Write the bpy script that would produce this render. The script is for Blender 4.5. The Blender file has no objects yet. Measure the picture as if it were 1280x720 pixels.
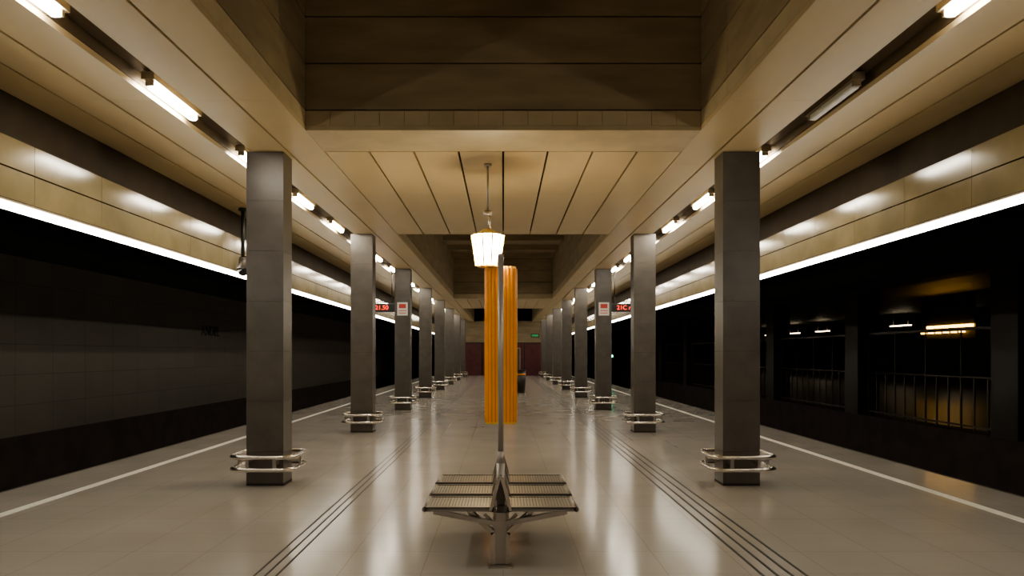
import bpy, bmesh, math, random
from mathutils import Vector, Matrix
random.seed(4)
sc = bpy.context.scene
try:
    sc.view_settings.view_transform = 'AgX'
    sc.view_settings.look = 'AgX - Medium High Contrast'
    sc.view_settings.exposure = 0.34
except Exception as e:
    print(e)

# ------------------------------------------------------------------ materials
def new_mat(name):
    m = bpy.data.materials.new(name); m.use_nodes = True
    nt = m.node_tree
    return m, nt, nt.nodes['Principled BSDF']

def mat(name, col, rough=0.5, metal=0.0, noise=0.0, nscale=3.0, stretch=(1,1,1), bump=0.0, spec=0.5, rvar=0.0):
    m, nt, b = new_mat(name)
    b.inputs['Base Color'].default_value = (*col, 1)
    b.inputs['Roughness'].default_value = rough
    b.inputs['Metallic'].default_value = metal
    b.inputs['Specular IOR Level'].default_value = spec
    if noise or bump or rvar:
        tc = nt.nodes.new('ShaderNodeTexCoord')
        mp = nt.nodes.new('ShaderNodeMapping'); mp.inputs['Scale'].default_value = stretch
        nz = nt.nodes.new('ShaderNodeTexNoise'); nz.inputs['Scale'].default_value = nscale
        nz.inputs['Detail'].default_value = 6
        nt.links.new(tc.outputs['Object'], mp.inputs[0]); nt.links.new(mp.outputs[0], nz.inputs['Vector'])
        if noise:
            cr = nt.nodes.new('ShaderNodeValToRGB')
            cr.color_ramp.elements[0].position = 0.3; cr.color_ramp.elements[1].position = 0.7
            cr.color_ramp.elements[0].color = (*[c*(1-noise) for c in col], 1)
            cr.color_ramp.elements[1].color = (*[min(1, c*(1+noise)) for c in col], 1)
            nt.links.new(nz.outputs['Fac'], cr.inputs[0]); nt.links.new(cr.outputs[0], b.inputs['Base Color'])
        if bump:
            bp = nt.nodes.new('ShaderNodeBump'); bp.inputs['Strength'].default_value = bump
            bp.inputs['Distance'].default_value = 0.02
            nt.links.new(nz.outputs['Fac'], bp.inputs['Height']); nt.links.new(bp.outputs[0], b.inputs['Normal'])
        if rvar:
            mr = nt.nodes.new('ShaderNodeMapRange')
            mr.inputs['To Min'].default_value = max(0.03, rough-rvar); mr.inputs['To Max'].default_value = rough+rvar
            nt.links.new(nz.outputs['Fac'], mr.inputs['Value']); nt.links.new(mr.outputs[0], b.inputs['Roughness'])
    return m

def emat(name, col, s):
    m, nt, b = new_mat(name)
    b.inputs['Base Color'].default_value = (*col, 1)
    b.inputs['Emission Color'].default_value = (*col, 1)
    b.inputs['Emission Strength'].default_value = s
    return m

def brick_mat(name, c1, c2, mortar, bw, bh, msize, rough, axes='XY', offset=0.0, rvar=0.08, spec=0.5, var=.16):
    m, nt, b = new_mat(name)
    tc = nt.nodes.new('ShaderNodeTexCoord')
    sp = nt.nodes.new('ShaderNodeSeparateXYZ'); cb = nt.nodes.new('ShaderNodeCombineXYZ')
    nt.links.new(tc.outputs['Object'], sp.inputs[0])
    nt.links.new(sp.outputs[axes[0]], cb.inputs['X']); nt.links.new(sp.outputs[axes[1]], cb.inputs['Y'])
    br = nt.nodes.new('ShaderNodeTexBrick')
    br.offset = offset; br.squash = 1
    br.inputs['Scale'].default_value = 1; br.inputs['Brick Width'].default_value = bw
    br.inputs['Row Height'].default_value = bh; br.inputs['Mortar Size'].default_value = msize
    br.inputs['Color1'].default_value = (*c1, 1); br.inputs['Color2'].default_value = (*c2, 1)
    br.inputs['Mortar'].default_value = (*mortar, 1)
    nt.links.new(cb.outputs[0], br.inputs['Vector'])
    nz = nt.nodes.new('ShaderNodeTexNoise'); nz.inputs['Scale'].default_value = 1.2; nz.inputs['Detail'].default_value = 8
    nt.links.new(tc.outputs['Object'], nz.inputs['Vector'])
    mr = nt.nodes.new('ShaderNodeMapRange'); mr.inputs['To Min'].default_value = 1-var; mr.inputs['To Max'].default_value = 1+var
    nt.links.new(nz.outputs['Fac'], mr.inputs['Value'])
    mx = nt.nodes.new('ShaderNodeVectorMath'); mx.operation = 'SCALE'
    nt.links.new(br.outputs['Color'], mx.inputs[0]); nt.links.new(mr.outputs[0], mx.inputs['Scale'])
    nt.links.new(mx.outputs[0], b.inputs['Base Color'])
    r2 = nt.nodes.new('ShaderNodeMapRange'); r2.inputs['To Min'].default_value = max(0.02, rough-rvar); r2.inputs['To Max'].default_value = rough+rvar
    nt.links.new(nz.outputs['Fac'], r2.inputs['Value']); nt.links.new(r2.outputs[0], b.inputs['Roughness'])
    b.inputs['Specular IOR Level'].default_value = spec
    return m

M = {}
M['floor'] = brick_mat('granite_tiles', (.42,.385,.345), (.435,.40,.36), (.34,.31,.275), 0.6, 0.6, 0.004, 0.18, rvar=.04, spec=.9, var=.10)
M['line'] = mat('white_line', (.80,.78,.70), .5, noise=.1, nscale=8)
M['groove'] = mat('groove_dark', (.035,.03,.028), .6)
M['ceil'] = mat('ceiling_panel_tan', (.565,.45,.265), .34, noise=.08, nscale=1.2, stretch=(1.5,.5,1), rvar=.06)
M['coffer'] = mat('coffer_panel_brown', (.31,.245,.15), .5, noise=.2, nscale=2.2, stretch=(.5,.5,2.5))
M['fascia'] = mat('fascia_tile', (.50,.41,.26), .45, noise=.12, nscale=3)
M['dark'] = mat('void_dark', (.012,.01,.008), .9)
M['light_block'] = mat('matt_black', (.003,.003,.003), 1.0, spec=0.0)
M['void'] = mat('void_brown', (.14,.10,.06), .8)
M['gap_shade'] = mat('gap_shade_brown', (.052,.038,.023), .7, noise=.15, spec=.25)
M['slot'] = mat('slot_brown', (.13,.095,.055), .6)
M['slotd'] = mat('lamp_housing', (.26,.21,.13), .5)
M['band'] = mat('band_tile_glossy', (.25,.205,.115), .15, noise=.1, nscale=3, rvar=.03, spec=.4)
M['pillar'] = mat('pillar_stone', (.100,.087,.074), .34, noise=.18, nscale=4, rvar=.08)
M['pcore'] = mat('pillar_joint', (.04,.034,.03), .8)
M['chrome'] = mat('brushed_steel', (.66,.62,.56), .22, metal=1)
M['steel'] = mat('dull_steel', (.45,.42,.38), .36, metal=1)
M['pole'] = mat('pole_grey', (.42,.39,.35), .35, metal=.3)
M['seat'] = mat('seat_mesh_steel', (.32,.30,.28), .38, metal=.8)
M['wallL'] = brick_mat('wall_tiles_grey', (.18,.16,.138), (.195,.174,.15), (.12,.105,.09), 1.2, 0.6, .010, .38, axes='YZ', rvar=.06)
M['pit'] = mat('pit_concrete', (.055,.038,.033), .8, noise=.3, nscale=2)
M['black'] = mat('blackened_wall', (.018,.016,.015), .55)
M['pier'] = mat('pier_dark', (.045,.04,.036), .4)
M['fhall'] = mat('far_hall_floor', (.05,.042,.035), .4, spec=.3)
M['rail'] = mat('railing_steel', (.16,.14,.125), .4, metal=.7)
M['lamp'] = emat('fluorescent', (1,.93,.80), 62)
M['lampoff'] = mat('tube_unlit', (.6,.6,.57), .3)
M['strip'] = emat('strip_light', (1,.93,.80), 14)
M['orange'] = mat('orange_panel', (.76,.30,.025), .4, noise=.08, nscale=5)
M['orange'].node_tree.nodes['Principled BSDF'].inputs['Emission Color'].default_value = (1,.36,.01,1)
M['orange'].node_tree.nodes['Principled BSDF'].inputs['Emission Strength'].default_value = .03  # slight glow added so the panel seems lit through
M['orange2'] = mat('orange_panel_dark', (.58,.22,.018), .4)
M['lantern'] = emat('lantern_glass', (1,.86,.56), 60)
M['lanternframe'] = mat('lantern_frame', (.75,.5,.12), .4)
M['red'] = emat('led_red', (1,.04,.015), 2.5)
M['casing'] = mat('black_casing', (.015,.015,.015), .4)
M['white'] = mat('sign_white', (.75,.72,.68), .5)
M['signred'] = mat('sign_red', (.6,.08,.06), .5)
M['maroon'] = mat('maroon_cladding', (.12,.035,.04), .5, noise=.2)
M['green'] = emat('signal_green', (.05,1,.45), 8)
M['exitg'] = emat('exit_green', (.1,.6,.25), .08)
M['amber'] = emat('far_lamp_amber', (1,.55,.12), 7)
M['farwhite'] = emat('far_lamp_white', (1,.80,.52), 5)
M['iron'] = mat('rail_iron', (.2,.15,.12), .4, metal=.8)
M['glass'] = mat('dark_glass', (.01,.01,.012), .08)

# ------------------------------------------------------------------ mesh builder
class MB:
    def __init__(s): s.bm = bmesh.new(); s.mats = []
    def mi(s, m):
        m = M[m]
        if m not in s.mats: s.mats.append(m)
        return s.mats.index(m)
    def box(s, x0,x1,y0,y1,z0,z1, m, bev=0):
        r = bmesh.ops.create_cube(s.bm, size=1)
        vs = r['verts']
        for v in vs:
            v.co = Vector((x0+(v.co.x+.5)*(x1-x0), y0+(v.co.y+.5)*(y1-y0), z0+(v.co.z+.5)*(z1-z0)))
        i = s.mi(m)
        fs = set(f for v in vs for f in v.link_faces)
        for f in fs: f.material_index = i
        if bev:
            es = list(set(e for v in vs for e in v.link_edges))
            rr = bmesh.ops.bevel(s.bm, geom=es, offset=bev, segments=2, affect='EDGES', profile=.5)
            for f in rr['faces']: f.material_index = i
        return s
    def tube(s, p0, p1, r, m, r2=None, seg=16, smooth=True):
        p0 = Vector(p0); p1 = Vector(p1); d = p1-p0
        q = d.to_track_quat('Z','Y').to_matrix().to_4x4()
        mt = Matrix.Translation((p0+p1)/2) @ q
        rr = bmesh.ops.create_cone(s.bm, cap_ends=True, segments=seg, radius1=r, radius2=r if r2 is None else r2, depth=d.length, matrix=mt)
        i = s.mi(m)
        for f in set(f for v in rr['verts'] for f in v.link_faces):
            f.material_index = i
            if len(f.verts) == 4: f.smooth = smooth
        return s
    def bar(s, p0, p1, w, h, m):
        p0 = Vector(p0); p1 = Vector(p1); d = (p1-p0)
        a = Vector((0,1,0)) if abs(d.normalized().y) < .9 else Vector((1,0,0))
        n = d.cross(a).normalized(); a = n.cross(d).normalized()
        vs = []
        for p in (p0,p1):
            for sa,sn in ((-1,-1),(1,-1),(1,1),(-1,1)):
                vs.append(s.bm.verts.new(p + a*sa*w/2 + n*sn*h/2))
        i = s.mi(m)
        for q in ((0,1,2,3),(7,6,5,4),(0,4,5,1),(1,5,6,2),(2,6,7,3),(3,7,4,0)):
            f = s.bm.faces.new([vs[k] for k in q]); f.material_index = i
        return s
    def prism(s, poly, z0, z1, m, smooth=False, m2=None, alt=None):
        i = s.mi(m); i2 = s.mi(m2) if m2 else i
        a = [s.bm.verts.new((x,y,z0)) for x,y in poly]; b = [s.bm.verts.new((x,y,z1)) for x,y in poly]
        n = len(poly)
        for k in range(n):
            f = s.bm.faces.new((a[k],a[(k+1)%n],b[(k+1)%n],b[k])); f.material_index = i2 if (alt and alt(k)) else i; f.smooth = smooth
        f = s.bm.faces.new(a[::-1]); f.material_index = i
        f = s.bm.faces.new(b); f.material_index = i
        return s
    def sphere(s, c, r, m, sc=(1,1,1)):
        rr = bmesh.ops.create_uvsphere(s.bm, u_segments=20, v_segments=12, radius=r, matrix=Matrix.Translation(c) @ Matrix.Diagonal((*sc,1)))
        i = s.mi(m)
        for f in set(f for v in rr['verts'] for f in v.link_faces): f.material_index = i; f.smooth = True
        return s
    def loop(s, pts, r, m, seg=10):
        i = s.mi(m); n = len(pts); rings = []
        for k in range(n):
            p = Vector(pts[k]); t = (Vector(pts[(k+1)%n])-Vector(pts[k-1])).normalized()
            u = Vector((0,0,1)); v = t.cross(u).normalized()
            rings.append([s.bm.verts.new(p + u*math.sin(2*math.pi*j/seg)*r + v*math.cos(2*math.pi*j/seg)*r) for j in range(seg)])
        for k in range(n):
            A = rings[k]; B = rings[(k+1)%n]
            for j in range(seg):
                f = s.bm.faces.new((A[j],A[(j+1)%seg],B[(j+1)%seg],B[j])); f.material_index = i; f.smooth = True
        return s
    def mesh(s, name):
        bmesh.ops.recalc_face_normals(s.bm, faces=s.bm.faces)
        me = bpy.data.meshes.new(name); s.bm.to_mesh(me); s.bm.free()
        for m in s.mats: me.materials.append(m)
        return me
    def obj(s, name, parent=None, loc=(0,0,0)):
        return mkobj(name, s.mesh(name), parent, loc)

def mkobj(name, me, parent=None, loc=(0,0,0)):
    o = bpy.data.objects.new(name, me); sc.collection.objects.link(o); o.location = loc
    if parent: o.parent = parent
    return o
def empty(name, loc=(0,0,0)):
    o = bpy.data.objects.new(name, None); sc.collection.objects.link(o); o.location = loc
    return o
def text(name, s, size, m, loc, rot, parent=None, ext=.005):
    cu = bpy.data.curves.new(name, 'FONT'); cu.body = s; cu.size = size; cu.extrude = ext
    cu.align_x = 'CENTER'; cu.align_y = 'CENTER'
    o = bpy.data.objects.new(name, cu); sc.collection.objects.link(o)
    dg = bpy.context.evaluated_depsgraph_get(); dg.update()
    me = bpy.data.meshes.new_from_object(o.evaluated_get(dg))
    bpy.data.objects.remove(o)
    me.materials.clear(); me.materials.append(M[m])
    o = mkobj(name, me, parent, loc); o.rotation_euler = rot
    return o

Y0, Y1 = -12.0, 56.0
CH = 4.07
XW = 9.5
XP = 5.85

# ------------------------------------------------------------------ floor / platform
b = MB(); b.box(-XP, XP, Y0, Y1, -1.2, 0, 'floor'); fl = b.obj('floor')
b = MB()
for sx in (-1,1):
    b.box(sx*4.94, sx*5.06, Y0, Y1, .0, .003, 'line')
    b.box(sx*(XP-.03), sx*XP, Y0, Y1, .0, .004, 'groove')
b.obj('trim_1')
b = MB()
for x in (-1.80,-1.72,-1.64): b.box(x-.008, x+.008, Y0, Y1, 0, .002, 'groove')
for x in (1.88,1.985,2.09,2.195): b.box(x-.011, x+.011, Y0, Y1, 0, .002, 'groove')
b.obj('trim_2')
b = MB()
for sx in (-1,1):
    b.box(min(sx*XP,sx*XW), max(sx*XP,sx*XW), Y0, 90, -1.4, -1.2, 'pit')
b.obj('ground')
b = MB()
for sx in (-1,1):
    for xo in (6.95, 8.39):
        b.box(sx*xo-.035, sx*xo+.035, Y0, 90, -1.05, -1.02, 'iron'); b.box(sx*xo-.012, sx*xo+.012, Y0, 90, -1.12, -1.05, 'iron')
        b.box(sx*xo-.07, sx*xo+.07, Y0, 90, -1.14, -1.12, 'iron')
    for k in range(90):
        b.box(sx*7.67-1.25, sx*7.67+1.25, Y0+.3+k*1.1, Y0+.55+k*1.1, -1.2, -1.14, 'pit')
b.obj('railway_track')

# ------------------------------------------------------------------ walls
b = MB()
b.box(-XW-.3, -XW, Y0, 90, 0.0, 6.2, 'wallL')
b.box(-XW-.3, -XW, Y0, 90, -1.4, -0.0, 'pit')
b.obj('wall_left')
text('station_name_sign', 'ANDEL', .46, 'casing', (-XW+.012, 24.0, 2.34), (math.pi/2,0,math.pi/2))

b = MB()
b.box(XW, XW+.5, Y0, 90, -1.4, 0, 'pit')
b.box(XW, XW+.5, Y0, 90, 3.3, 6.2, 'black')
yp = 14.0-6.15*5
while yp < 88:
    b.box(XW-.02, XW+.55, yp-.38, yp+.38, 0, 3.3, 'pier')
    yp += 6.15
b.obj('wall_right')
def railing_mesh(L):
    b = MB()
    b.tube((0,0,1.12),(0,L,1.12),.03,'rail',seg=10)
    b.box(-.015,.015,0,L,.08,.12,'rail')
    n = int(L/.42)
    for i in range(n+1):
        y = L*i/n
        b.box(-.015,.015,y-.018,y+.018,0,1.12,'rail')
    for y in (0.03, L-.03): b.box(-.03,.03,y-.03,y+.03,0,2.15,'rail')
    b.box(-.03,.03,0,L,2.11,2.17,'rail')
    for i in range(1,4): b.box(-.012,.012,L*i/4-.012,L*i/4+.012,1.12,2.11,'rail')
    return b.mesh('railing')
rm = railing_mesh(5.3)
for k in range(8):
    mkobj('railing', rm, None, (XW+.25, 14.0-6.15*1+.42+6.15*k, 0))
b = MB(); b.box(XW+.5, 30, Y0, 90, -.2, 0, 'fhall'); b.obj('floor_far_hall')
b = MB(); b.box(30, 30.3, Y0, 90, 0, 6.1, 'pier'); b.obj('wall_far_hall')
hall = empty('ceiling_far_hall')
b = MB(); b.box(XW+.55,30,Y0,90,3.9,4.1,'black'); b.obj('hall_slab', hall)
b = MB()
for k in range(10):
    y = 20+k*5.0
    b.box(21.9,22.1,y,y+1.9,3.16,3.22,'farwhite')
    b.tube((22,y+.2,3.2),(22,y+.2,3.9),.012,'rail',seg=6); b.tube((22,y+1.7,3.2),(22,y+1.7,3.9),.012,'rail',seg=6)
for k in range(6):
    b.box(17.0,17.2,26.9+k*.5,27.2+k*.5,2.62,2.72,'amber')
    b.box(17.0,17.2,27.4+k*.5,27.6+k*.5,2.42,2.47,'amber')
b.box(17.08,17.12,26.8,30.2,2.74,3.9,'black')
b.box(17.12,17.2,26.8,30.2,2.2,2.74,'black')
b.obj('hall_lamps', hall)

b = MB()
b.box(-4.6, 4.6, Y1, Y1+.3, 0, 2.5, 'maroon'); b.box(-4.6,4.6,Y1,Y1+.3,2.5,6.2,'coffer')
for x in (-3.2,-1.6,0,1.6,3.2): b.box(x-.03,x+.03,Y1-.03,Y1,0,2.5,'casing')
b.box(-4.6,4.6,Y1-.03,Y1,2.42,2.5,'casing')
b.obj('wall_back')
def door(name, x, m):
    b = MB(); f = Y1-.035
    b.box(x-.45,x+.45,f-.05,f,0.0,2.05,m,.01); b.box(x-.5,x-.45,f-.07,f,0,2.1,'steel'); b.box(x+.45,x+.5,f-.07,f,0,2.1,'steel'); b.box(x-.5,x+.5,f-.07,f,2.05,2.1,'steel')
    b.tube((x+.35,f-.12,1.0),(x+.35,f-.12,1.15),.012,'chrome'); b.tube((x+.35,f-.12,1.07),(x+.35,f-.04,1.07),.01,'chrome'); b.obj(name)
door('door_1', -.8, 'pillar'); door('door_2', .8, 'pillar')
b = MB(); b.box(2.1,2.7,Y1-.12,Y1-.04,2.9,3.15,'casing'); b.box(2.15,2.65,Y1-.13,Y1-.12,2.94,3.11,'exitg'); b.obj('exit_sign')
b = MB(); b.box(-XW, XW, Y0-.3, Y0, -1.2, 6.2, 'maroon'); b.obj('wall_front')
b = MB(); b.box(-XW, 30, 90, 90.3, -1.4, 6.2, 'black'); b.obj('wall_tunnel_end')

# ------------------------------------------------------------------ ceiling
ceil = empty('ceiling')
b = MB()
b.box(-XW-.3, 30.3, Y0, 90, 6.1, 6.3, 'dark')
b.obj('roof_slab', ceil)
b = MB()
g = .013
def plank(x0,x1,y0,y1,m='ceil',z=CH, g0=g, g1=g):
    L = 2.4
    y = y0
    while y < y1-.01:
        ye = min(y+L, y1)
        b.box(x0+g0, x1-g1, y+.002, ye-.002, z, z+.05, m, 0)
        y = ye
S0, S1 = 3.06, 3.40
for sx in (-1,1):
    for (a,c) in ((2.18,2.62),(2.62,S0),(S1,3.84),(3.84,4.26),(4.26,4.68)):
        ga = 0 if a in (2.18,S1) else g; gc = 0 if c in (S0,4.68) else g
        if sx > 0: plank(a, c, Y0, Y1, g0=ga, g1=gc)
        else: plank(-c, -a, Y0, Y1, g0=gc, g1=ga)
    b.box(min(sx*2.24,sx*S0),max(sx*2.24,sx*S0),Y0,Y1,CH+.06,CH+.1,'dark')
    b.box(min(sx*S1,sx*4.66),max(sx*S1,sx*4.66),Y0,Y1,CH+.06,CH+.1,'dark')
    b.box(min(sx*S0,sx*S1),max(sx*S0,sx*S1),Y0,Y1,CH+.16,CH+.2,'slot')
    for xx in (S0,S1):
        b.box(sx*xx-.008,sx*xx+.008,Y0,Y1,CH+.052,CH+.18,'slot')
    b.box(sx*4.68-.02,sx*4.68+.02,Y0,Y1,CH+.052,6.1,'void')
    # dark brown strip painting the shade of the gap above the tiled band
    b.box(min(sx*4.70,sx*4.73),max(sx*4.70,sx*4.73),Y0,Y1,3.50,CH+.052,'gap_shade')
coffers = [(Y0, 8.15), (15.2, 32.75), (39.8, Y1)]
lows = [(8.15, 15.2), (32.75, 39.8)]
W = 2.18
for (a,c) in lows:
    b.box(-W+.002, W-.002, a, a+.85, CH, CH+.05, 'fascia')
    xs = [-2.18,-1.635,-1.09,-.545,0,.545,1.09,1.635,2.18]
    for i in range(8): plank(xs[i], xs[i+1], a+.865, c)
    b.box(-W, W, a+.06, c-.06, CH+.06, CH+.1, 'dark')
b.obj('ceiling_panels', ceil)
b = MB()
z = CH+.22
rowz = [(CH+.053, CH+.22)]
for k in range(4):
    h = .515; rowz.append((z, min(z+h,6.0))); z += h
    if z >= 6: break
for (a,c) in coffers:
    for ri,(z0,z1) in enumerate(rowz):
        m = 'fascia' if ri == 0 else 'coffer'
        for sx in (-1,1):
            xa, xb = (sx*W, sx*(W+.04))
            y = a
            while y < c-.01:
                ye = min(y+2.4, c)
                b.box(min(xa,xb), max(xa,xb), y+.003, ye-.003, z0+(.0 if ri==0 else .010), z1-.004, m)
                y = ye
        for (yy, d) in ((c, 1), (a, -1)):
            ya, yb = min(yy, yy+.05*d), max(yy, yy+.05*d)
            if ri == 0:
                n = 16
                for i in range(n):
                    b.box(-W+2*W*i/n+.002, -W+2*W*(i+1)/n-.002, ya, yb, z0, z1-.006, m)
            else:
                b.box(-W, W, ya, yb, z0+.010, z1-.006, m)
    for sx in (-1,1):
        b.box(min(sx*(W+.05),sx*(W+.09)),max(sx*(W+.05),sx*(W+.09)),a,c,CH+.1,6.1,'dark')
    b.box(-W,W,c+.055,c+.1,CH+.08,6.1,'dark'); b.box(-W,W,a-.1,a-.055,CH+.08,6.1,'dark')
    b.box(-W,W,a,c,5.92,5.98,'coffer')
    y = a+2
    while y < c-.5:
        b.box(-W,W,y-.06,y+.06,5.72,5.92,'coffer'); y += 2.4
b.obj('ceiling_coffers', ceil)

# ------------------------------------------------------------------ light band over platform edges
XB = 4.56
for sx in (-1,1):
    b = MB()
    L = 1.2; y = Y0
    while y < 55.9:
        for (z0,z1) in ((3.035,3.33),(3.33,3.62)):
            xa,xb = sx*XB, sx*(XB+.03)
            b.box(min(xa,xb),max(xa,xb),y+.003,min(y+L,55.9)-.003,z0+.007,z1-.007,'band')
        y += L
    xa,xb = sx*(XB+.035), sx*(XB+.12)
    b.box(min(xa,xb),max(xa,xb),Y0+.02,55.9,2.93,3.60,'light_block')
    xa,xb = sx*(XB+.18), sx*(XB+.20)
    b.box(min(xa,xb),max(xa,xb),Y0+.02,55.9,2.56,3.49,'light_block')  # added plate, keeps light off the upper track walls
    xa,xb = sx*(XB-.02), sx*(XB+.035)
    b.box(min(xa,xb),max(xa,xb),Y0+.02,55.9,3.012,3.03,'slotd')
    par = b.obj('light_band', ceil)
    b = MB(); y = Y0+.02
    while y < 54.5:
        xa,xb = sx*(XB-.005), sx*(XB+.033)
        b.box(min(xa,xb),max(xa,xb),y+.01,y+1.49,2.938,3.005,'strip'); y += 1.5
    b.obj('strip_tube', par)

# ------------------------------------------------------------------ ceiling tube lamps
def lamp_mesh(m):
    b = MB(); b.box(-.036,.036,-.48,.48,-.015,.05,m,.014); b.box(-.06,.06,-.54,.54,.05,.12,'slotd')
    b.box(-.036,.036,-.51,-.48,0,.05,'slotd'); b.box(-.036,.036,.48,.51,0,.05,'slotd'); return b.mesh('fluorescent_lamp')
lm, lo = lamp_mesh('lamp'), lamp_mesh('lampoff')
for sx in (-1,1):
    y = 7.36-2.4*7
    while y < Y1-1:
        off = (sx == 1 and abs(y-7.36) < .1)
        mkobj('fluorescent_lamp', lo if off else lm, None, (sx*3.28, y, CH+.02))
        y += 2.4

# ------------------------------------------------------------------ pillars
PW, PD = .45, .36
def pillar_mesh():
    b = MB()
    hx, hy = PW/2, PD/2
    b.box(-hx+.02,hx-.02,-hy+.02,hy-.02,0,CH-.004,'pcore')
    zs = [0.03,.42,1.03,1.64,2.25,2.86,3.47,CH-.0]
    for i in range(len(zs)-1):
        z0,z1 = zs[i]+.0015, zs[i+1]-.0015
        b.box(-hx,hx,-hy,-hy+.02,z0,z1,'pillar'); b.box(-hx,hx,hy-.02,hy,z0,z1,'pillar')
        b.box(-hx,-hx+.02,-hy+.02,hy-.02,z0,z1,'pillar'); b.box(hx-.02,hx,-hy+.02,hy-.02,z0,z1,'pillar')
    b.box(-hx,hx,-hy,hy,0,.03,'pcore')
    return b.mesh('pillar')
def ring_mesh():
    b = MB(); ex, ey, cr = PW/2+.155, PD/2+.155, .13
    for z in (.215,.365):
        pts = []
        for (cx,cy,a0) in ((ex-cr,ey-cr,0),(-ex+cr,ey-cr,90),(-ex+cr,-ey+cr,180),(ex-cr,-ey+cr,270)):
            for i in range(7):
                a = math.radians(a0+90*i/6); pts.append((cx+cr*math.cos(a), cy+cr*math.sin(a), z))
        b.loop(pts, .028, 'chrome')
    for sx in (-1,1):
        for sy in (-1,1):
            x, y = sx*PW*.36, sy*(PD/2+.155)
            b.box(x-.02,x+.02,y-.012,y+.012,.2,.38,'steel')
            b.box(x-.015,x+.015,min(y,sy*PD/2),max(y,sy*PD/2),.27,.31,'steel')
        x = sx*(PW/2+.155)
        b.box(x-.012,x+.012,-.02,.02,.2,.38,'steel'); b.box(min(x,sx*PW/2),max(x,sx*PW/2),-.015,.015,.27,.31,'steel')
    return b.mesh('bumper')
pm, rg = pillar_mesh(), ring_mesh()
PX = 2.90
for k in range(-3,8):
    y = 9.0+6.15*k + PD/2
    for sx in (-1,1):
        p = mkobj('pillar', pm, None, (sx*PX, y, 0))
        mkobj('bumper_rail', rg, p)
for sx in (-1,1):
    b = MB(); y = 9+6.15*2-.002; x = sx*2.90
    b.box(x-.15,x+.15,y-.015,y,2.72,3.10,'white'); b.box(x-.10,x+.10,y-.018,y-.015,2.93,3.05,'signred'); b.box(x-.11,x+.11,y-.018,y-.015,2.78,2.80,'signred'); b.box(x-.11,x+.11,y-.018,y-.015,2.85,2.87,'signred')
    b.obj('notice_sign')

# ------------------------------------------------------------------ LED displays
for sx,t in ((-1,'Vlak 21.50'),(1,'21C nastup')):
    b = MB(); x0,x1 = sorted((sx*3.15, sx*4.5)); D = 22.2
    b.box(x0,x1,D,D+.16,2.88,3.12,'casing',.01)
    for xx in (x0+.2,x1-.2): b.tube((xx,D+.08,3.12),(xx,D+.08,CH-.002),.015,'casing',seg=8)
    o = b.obj('led_display')
    text('led_text', t, .18, 'red', ((x0+x1)/2, D-.004, 3.0), (math.pi/2,0,0), o, .002)

# ------------------------------------------------------------------ CCTV camera
b = MB(); cx,cy = -4.4,12.5; ct = CH-.003
b.tube((cx,cy,ct),(cx,cy,3.22),.03,'casing'); b.tube((cx,cy,ct-.04),(cx,cy,ct),.07,'casing')
b.tube((cx,cy,3.05),(cx,cy,3.24),.095,'pillar',r2=.06); b.sphere((cx,cy,3.03),.095,'glass',(1,1,1.1))
b.obj('security_camera')

# ------------------------------------------------------------------ bench
def bench_mesh(sign_pole=True):
    b = MB()
    SP = [(0.0,.43),(.535,.965),(1.07,1.50)]
    for (a,c) in SP:
        for sx in (-1,1):
            x0, x1 = .05, .565
            def bx(xa,xb,ya,yb,z0,z1,m): b.box(min(sx*xa,sx*xb),max(sx*xa,sx*xb),ya,yb,z0,z1,m)
            bx(x0,x1,a,a+.022,.43,.465,'seat'); bx(x0,x1,c-.022,c,.43,.465,'seat')
            bx(x0,x0+.022,a,c,.43,.465,'seat')
            b.tube((sx*x1,a,.447),(sx*x1,c,.447),.02,'seat',seg=12)
            n = 22
            for i in range(1,n):
                xx = x0+(x1-x0)*i/n; bx(xx-.0085,xx+.0085,a,c,.449,.459,'seat')
            n = 18
            for i in range(1,n):
                yy = a+(c-a)*i/n; bx(x0,x1,yy-.0075,yy+.0075,.446,.456,'seat')
            b.bar((sx*.075,(a+c)/2,.44),(sx*.006,(a+c)/2,.66),(c-a)*.35,.012,'steel')
    for y in (.0,.485,1.015,1.5):
        yy = y if 0<y<1.5 else (y+.03 if y==0 else y-.03)
        for sx in (-1,1):
            b.bar((sx*.075,y,.44),(sx*.010,y,.68),.04,.022,'chrome')
            b.bar((0,yy,.33),(sx*.50,yy,.425),.03,.035,'steel')
    b.box(-.035,.035,0,1.5,.30,.42,'steel')
    for y in (.10,1.40):
        for sx in (-1,1):
            b.bar((sx*.055,y,.0),(sx*.055,y,.26),.07,.035,'chrome')
            b.bar((sx*.055,y,.25),(sx*.24,y,.42),.07,.035,'chrome')
            b.bar((sx*.02,y-.03,.28),(sx*.12,y-.03,.40),.02,.025,'steel')
        b.box(-.045,.045,y-.02,y+.02,.02,.30,'steel')
        b.box(-.09,.09,y-.08,y+.08,0,.015,'steel')
    if sign_pole:
        b.tube((0,.30,.40),(0,.30,.75),.034,'pole')
        b.tube((0,.30,.75),(0,.30,.84),.034,'pole',r2=.022)
        b.tube((0,.30,.82),(0,.30,2.37),.022,'pole')
        b.sphere((0,.30,2.37),.023,'pole')
    return b.mesh('bench')
mkobj('bench', bench_mesh(), None, (-.02,5.5,0))
mkobj('bench', bench_mesh(), None, (-.02,30.2,0))

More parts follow.
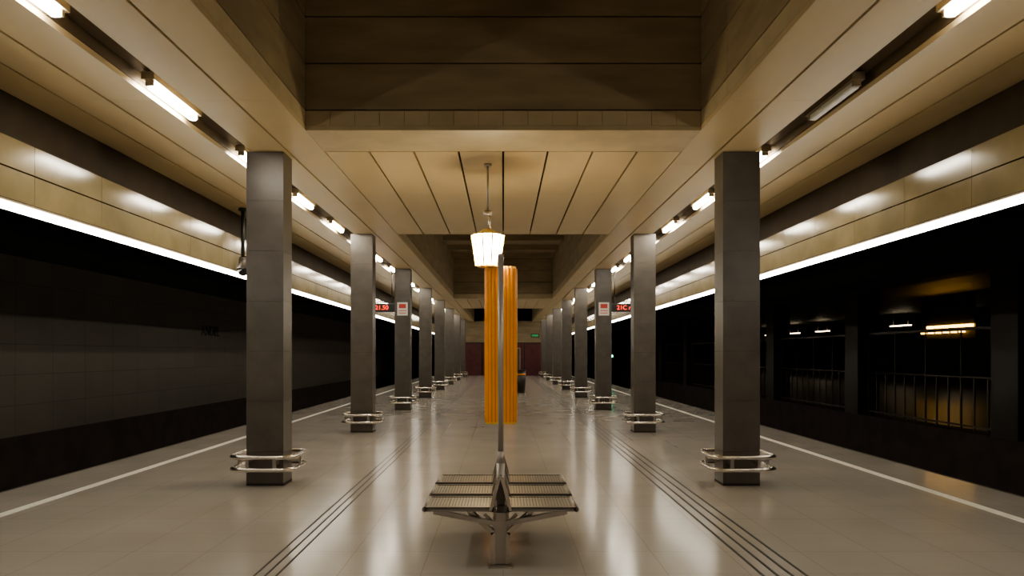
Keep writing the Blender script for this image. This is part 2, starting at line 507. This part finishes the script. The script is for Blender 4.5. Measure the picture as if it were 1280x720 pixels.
# ------------------------------------------------------------------ orange ribbed column
def pylon_mesh():
    b = MB(); poly = []
    base = []
    for i in range(240):
        a = 2*math.pi*i/240; ca, sa = math.cos(a), math.sin(a); e = .55
        base.append(Vector((.215*math.copysign(abs(ca)**e, ca), .15*math.copysign(abs(sa)**e, sa))))
    per = [0]
    for i in range(len(base)): per.append(per[-1]+(base[(i+1)%len(base)]-base[i]).length)
    T = per[-1]; nr = 26; sub = 6; tot = nr*sub
    for k in range(tot):
        d = T*k/tot; j = min(len(base)-1, max(i for i in range(len(base)) if per[i] <= d))
        t = (d-per[j])/max(1e-6, per[j+1]-per[j]); p = base[j].lerp(base[(j+1)%len(base)], t)
        ph = (k%sub)/sub
        s = 1 - .035*(1-abs(math.sin(math.pi*ph)))
        poly.append((p.x*s, p.y*s))
    b.prism(poly, .72, 2.72, 'orange', m2='orange2', alt=lambda k: k%sub in (0,sub-1))  # darker orange paints shade into the creases between ribs
    b.prism([(x*.93,y*.93) for x,y in poly], .69, .72, 'lanternframe')
    b.prism([(x*.93,y*.93) for x,y in poly], 2.72, 2.75, 'lanternframe')
    b.tube((0,0,0),(0,0,.70),.03,'steel'); b.tube((0,0,0),(0,0,.02),.10,'steel',seg=24)
    return b.mesh('orange_column')
pyl = pylon_mesh()
mkobj('orange_column', pyl, None, (-.03,9.75,0))
mkobj('orange_column', pyl, None, (.30,33.6,0))
b = MB()
cx,cy = -.20,9.60
b.tube((cx,cy,CH-.03),(cx,cy,CH-.001),.05,'steel'); b.tube((cx,cy,3.45),(cx,cy,CH-.002),.013,'steel')
b.tube((cx,cy,3.40),(cx,cy,3.46),.055,'steel'); b.tube((cx+.02,cy,3.20),(cx+.02,cy,3.42),.018,'steel')
o = b.obj('hanging_lantern')
b = MB()
n = 10
for i in range(n):
    a0 = 2*math.pi*(i+.06)/n; a1 = 2*math.pi*(i+.94)/n
    i_ = b.mi('lantern')
    def P(a,r,z): return b.bm.verts.new((cx+r*math.cos(a), cy+r*math.sin(a), z))
    f = b.bm.faces.new((P(a0,.15,2.76),P(a1,.15,2.76),P(a1,.205,3.14),P(a0,.205,3.14))); f.material_index = i_
    am = 2*math.pi*i/n
    b.bar((cx+.152*math.cos(am),cy+.152*math.sin(am),2.75),(cx+.21*math.cos(am),cy+.21*math.sin(am),3.15),.009,.02,'lanternframe')
b.tube((cx,cy,3.14),(cx,cy,3.22),.205,'lanternframe',r2=.05,seg=10,smooth=False)
b.tube((cx,cy,2.735),(cx,cy,2.76),.14,'lanternframe',seg=10,smooth=False)
b.obj('lantern_shade', o)

# ------------------------------------------------------------------ small things
b = MB(); b.tube((6.15,42,-1.2),(6.15,42,1.3),.05,'casing'); b.box(6.03,6.27,41.9,42.1,1.3,1.75,'casing',.02); b.tube((6.15,41.86,1.5),(6.15,41.9,1.5),.07,'green'); b.obj('railway_signal')
b = MB(); b.tube((.75,31.0,0),(.75,31.0,.9),.17,'pier',r2=.2,seg=20); b.tube((.75,31.0,.9),(.75,31.0,.95),.21,'casing',seg=20); b.tube((.75,31.0,.72),(.75,31.0,.80),.198,'orange2',seg=20); b.obj('litter_bin')

# ------------------------------------------------------------------ world, camera
w = bpy.data.worlds.new('world'); sc.world = w; w.use_nodes = True
w.node_tree.nodes['Background'].inputs[0].default_value = (.02,.018,.015,1)
w.node_tree.nodes['Background'].inputs[1].default_value = .1
cd = bpy.data.cameras.new('camera'); cam = bpy.data.objects.new('camera', cd); sc.collection.objects.link(cam)
cam.location = (0,0,1.6); cam.rotation_euler = (math.pi/2,0,0)
cd.sensor_width = 36; cd.lens = 26.0; cd.shift_x = 11/1280; cd.shift_y = 83/1280
cd.clip_end = 300
sc.camera = cam
